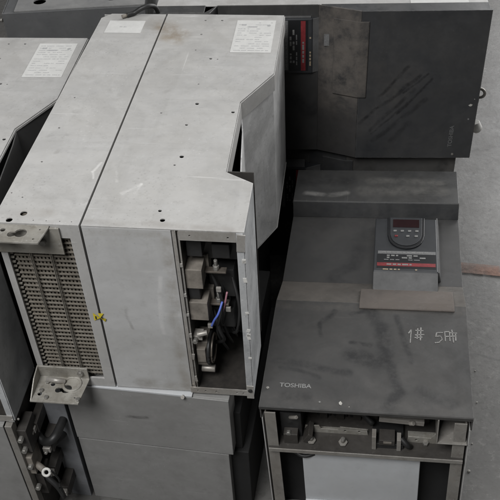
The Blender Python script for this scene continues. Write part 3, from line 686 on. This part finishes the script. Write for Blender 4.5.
five = [[(.077, .029), (.064, .028), (.062, .018), (.072, .019), (.076, .012), (.070, .004), (.060, .003)]]
hs2 = [[(.082, .030), (.084, .008)], [(.082, .030), (.092, .031), (.093, .009)], [(.083, .019), (.106, .021)], [(.098, .035), (.100, .006)], [(.094, .028), (.110, .029)], [(.107, .028), (.107, .010)]]
a = strip(.280, .180, one+hsh, dA); a.rotation_euler.z = 0
b = strip(.280, .180, five+hs2, dA)

def orient(rootobj, x, y, z, yaw, sc, kz):
    """lying on its side, cover towards the viewer"""
    Rm = Matrix(((0, -1, 0), (0, 0, -1), (1, 0, 0)))          # u->z, v->-x, h->-y
    Rw = Matrix.Rotation(yaw, 3, 'Z') @ Rm
    o = Vector((x, y, z)) - Rw @ Vector((0, 0, D))*sc
    rootobj.location = o; rootobj.rotation_euler = Rw.to_euler(); rootobj.scale = (sc,)*3
orient(dB, .5825, 1.7604, .398, -.100, 1.0266, 0)
dB['label'] = 'black-covered drive on its side at the upper right, scraped cover facing forward'
orient(dC, .556, 1.790, 0, -.09, 1.0, 0)
dC['label'] = 'dark drive almost hidden beneath the scraped upper right one, only its edge showing'
for r_ in (dB,):
    for ch in r_.children:
        if ch.name.startswith('control_panel'): ch.location = (.024, .004, -.024)
        if ch.name.startswith(('terminal_lid', 'sloped_panel')):
            ch.material_slots[0].link = 'OBJECT'; ch.material_slots[0].material = M['dustwash']
        if ch.name.startswith('cover_lettering'):
            ch.material_slots[0].link = 'OBJECT'; ch.material_slots[0].material = M['faintink']
        if ch.name.startswith('front_cover'):
            ch.material_slots[0].link = 'OBJECT'; ch.material_slots[0].material = M['cover_scraped']
for ch in dC.children:
    if ch.name.startswith(('terminal_lid', 'sloped_panel')):
        for sl in ch.material_slots: sl.link = 'OBJECT'; sl.material = M['black']  # lid and slope blackened: shadow of the drive above put into their colour
# extras that only the upper-right drive shows
def side_label(parent):
    lab = label_sheet(parent, -.065, .065, -.05, .05, 0, 0, 6, 8, False, True)
    # the upward side is u = WB: local z of the label -> +u, local x of the label -> -v
    lab.matrix_local = Matrix(((0, 0, 1, WB-.0016), (-1, 0, 0, .112), (0, -1, 0, D-.085), (0, 0, 0, 1)))
    return lab
side_label(dB)
for (u0, u1, v0, v1) in ((.250, .290, .418, .436), (.300, .330, .360, .372)):
    m = MB(); m.box(u0, u1, v0, v1, hr+.0006, hr+.0012, 'greyink'); sl = m.obj('rating_strip', dB)
    if v0 < .4: sl.location = (0, 0, .008)
m = MB()
m.torus((.128, -.022, .30), .0120, .0040, (0, .35, 1), 'galv', 24, 8); m.cyl((.122, -.010, .30), (.120, .006, .30), .005, 'galv', 10); m.obj('lifting_eye', dB)
m = MB(); m.tube([(.117, -.018, .30), (.100, -.016, .305), (.086, -.006, .305), (.066, -.008, .30), (.046, -.014, .30)], .0045, 'rubber'); m.obj('short_cable', dB)
m = MB(); m.cyl((.042, -.022, .30), (.022, -.028, .30), .011, 'cap', 14, .015); m.cyl((.022, -.028, .30), (.014, -.031, .30), .015, 'cap', 14, .009); m.obj('plug_cap', dB, .001)

# ------------------------------------------------------------------ dark cabinet behind on the left
dk = root('dark_cabinet', 'tall dark grey cabinet behind the left drive, round holes in its pale lid', 'cabinet')
m = MB(); m.box(0, .345, 0, .003, 0, .797, 'darkcab'); m.box(0, .003, .003, .42, 0, .797, 'darkcab'); m.box(.342, .345, .003, .42, 0, .797, 'darkcab'); m.box(.003, .342, .417, .42, 0, .797, 'darkcab'); m.obj('body_shell', dk, .001)
m = MB(); m.add_mesh(sheet([(.03, .003), (.345, .003), (.345, .42), (.03, .42)], [(.085, .050, .016), (.262, .050, .016)], .003), 'lightcab', T4((0, 0, .7985))); m.obj('lid', dk, .0008)
m = MB(); m.box(.004, .0295, .003, .42, .785, .797, 'darkcab'); m.cyl((-.001, .0, .78), (-.012, .004, .78), .005, 'bolt', 8); m.obj('lid_rail', dk, .0008)
dk.location = (-.566, 1.905, 0); dk.rotation_euler.z = .0

# short cable end lying over the back edge of the central drive
m = MB(); q = cA.location; zc = .8185+.0055
def aloc(u, v, z): return (q.x+math.cos(-.15073)*u-math.sin(-.15073)*v, q.y+math.sin(-.15073)*u+math.cos(-.15073)*v, z)
m.tube([aloc(.060, .742, zc), aloc(.075, .752, zc+.001), aloc(.092, .757, zc+.010), aloc(.108, .766, zc+.012), aloc(.118, .785, zc+.0), aloc(.122, .80, zc-.03)], .0055, 'rubber')
m.cyl(aloc(.060, .742, zc), aloc(.050, .735, zc), .0042, 'beige', 10)
ce = m.obj('cable_end'); tag(ce, 'short black cable end curled over the back edge of the pale grey drive', 'cable')

# pale crumbs on the floor at the right
pts = [(.470, 1.262, 5), (.492, 1.30, 4), (.505, 1.245, 6), (.478, 1.205, 7), (.522, 1.335, 4), (.540, 1.28, 5), (.500, 1.16, 4), (.463, 1.10, 6), (.475, 1.085, 8), (.560, 1.38, 4), (.482, 1.40, 3)]
for i, (x, y, s_) in enumerate(pts):
    bm = bmesh.new(); bmesh.ops.create_icosphere(bm, subdivisions=1, radius=s_*.00058)
    for v in bm.verts: v.co *= random.uniform(.6, 1.2); v.co.z *= .6
    me = bpy.data.meshes.new('crumb'); bm.to_mesh(me); bm.free(); me.materials.append(M['chip'])
    o = bpy.data.objects.new('crumb', me); COL.objects.link(o); o.location = (x, y, s_*.0004); o.rotation_euler.z = random.uniform(0, 6)
    tag(o, 'tiny pale crumb of debris on the concrete right of the chalk-marked drive', 'debris', 'pale crumbs on the floor')

# ------------------------------------------------------------------ light, world, camera
S.render.engine = 'CYCLES'; S.cycles.max_bounces = 6; S.cycles.diffuse_bounces = 3; S.cycles.glossy_bounces = 2
w = bpy.data.worlds.new('World'); S.world = w; w.use_nodes = True
bg = w.node_tree.nodes['Background']; bg.inputs[0].default_value = (.93, .96, 1, 1); bg.inputs[1].default_value = .045
def area(name, loc, target, sx, sy, e, col=(1, 1, 1)):
    l = bpy.data.lights.new(name, 'AREA'); l.shape = 'RECTANGLE'; l.size = sx; l.size_y = sy; l.energy = e; l.color = col
    o = bpy.data.objects.new(name, l); COL.objects.link(o); o.location = loc
    o.rotation_euler = (Vector(target)-Vector(loc)).to_track_quat('-Z', 'Y').to_euler(); return o
area('doorway_light', (3.9, 4.7, 2.3), (0, 1.5, .4), 5.0, 3.2, 270)
area('skylight', (.9, 2.6, 3.6), (.1, 1.3, .4), 2.6, 1.6, 30)
area('hall_lamp', (-1.0, -.45, 3.2), (-.1, 1.1, .5), 1.3, 1.2, 98)

cam = bpy.data.cameras.new('camera'); co = bpy.data.objects.new('camera', cam); COL.objects.link(co)
p, r = math.radians(41.3825), math.radians(-3.2062)
f_ = Vector((0, math.cos(p), -math.sin(p))); x_ = Vector((1, 0, 0)); u_ = x_.cross(f_)
X = math.cos(r)*x_ + math.sin(r)*u_; U = -math.sin(r)*x_ + math.cos(r)*u_
mt = Matrix((X, U, -f_)).transposed().to_4x4(); mt.translation = (0, 0, 1.6733); co.matrix_world = mt
cam.sensor_width = 36; cam.lens = 36*833.7/500; cam.clip_start = .05; cam.clip_end = 100
S.camera = co
S.view_settings.view_transform = 'Standard'; S.view_settings.look = 'None'; S.view_settings.exposure = 0; S.view_settings.gamma = 1
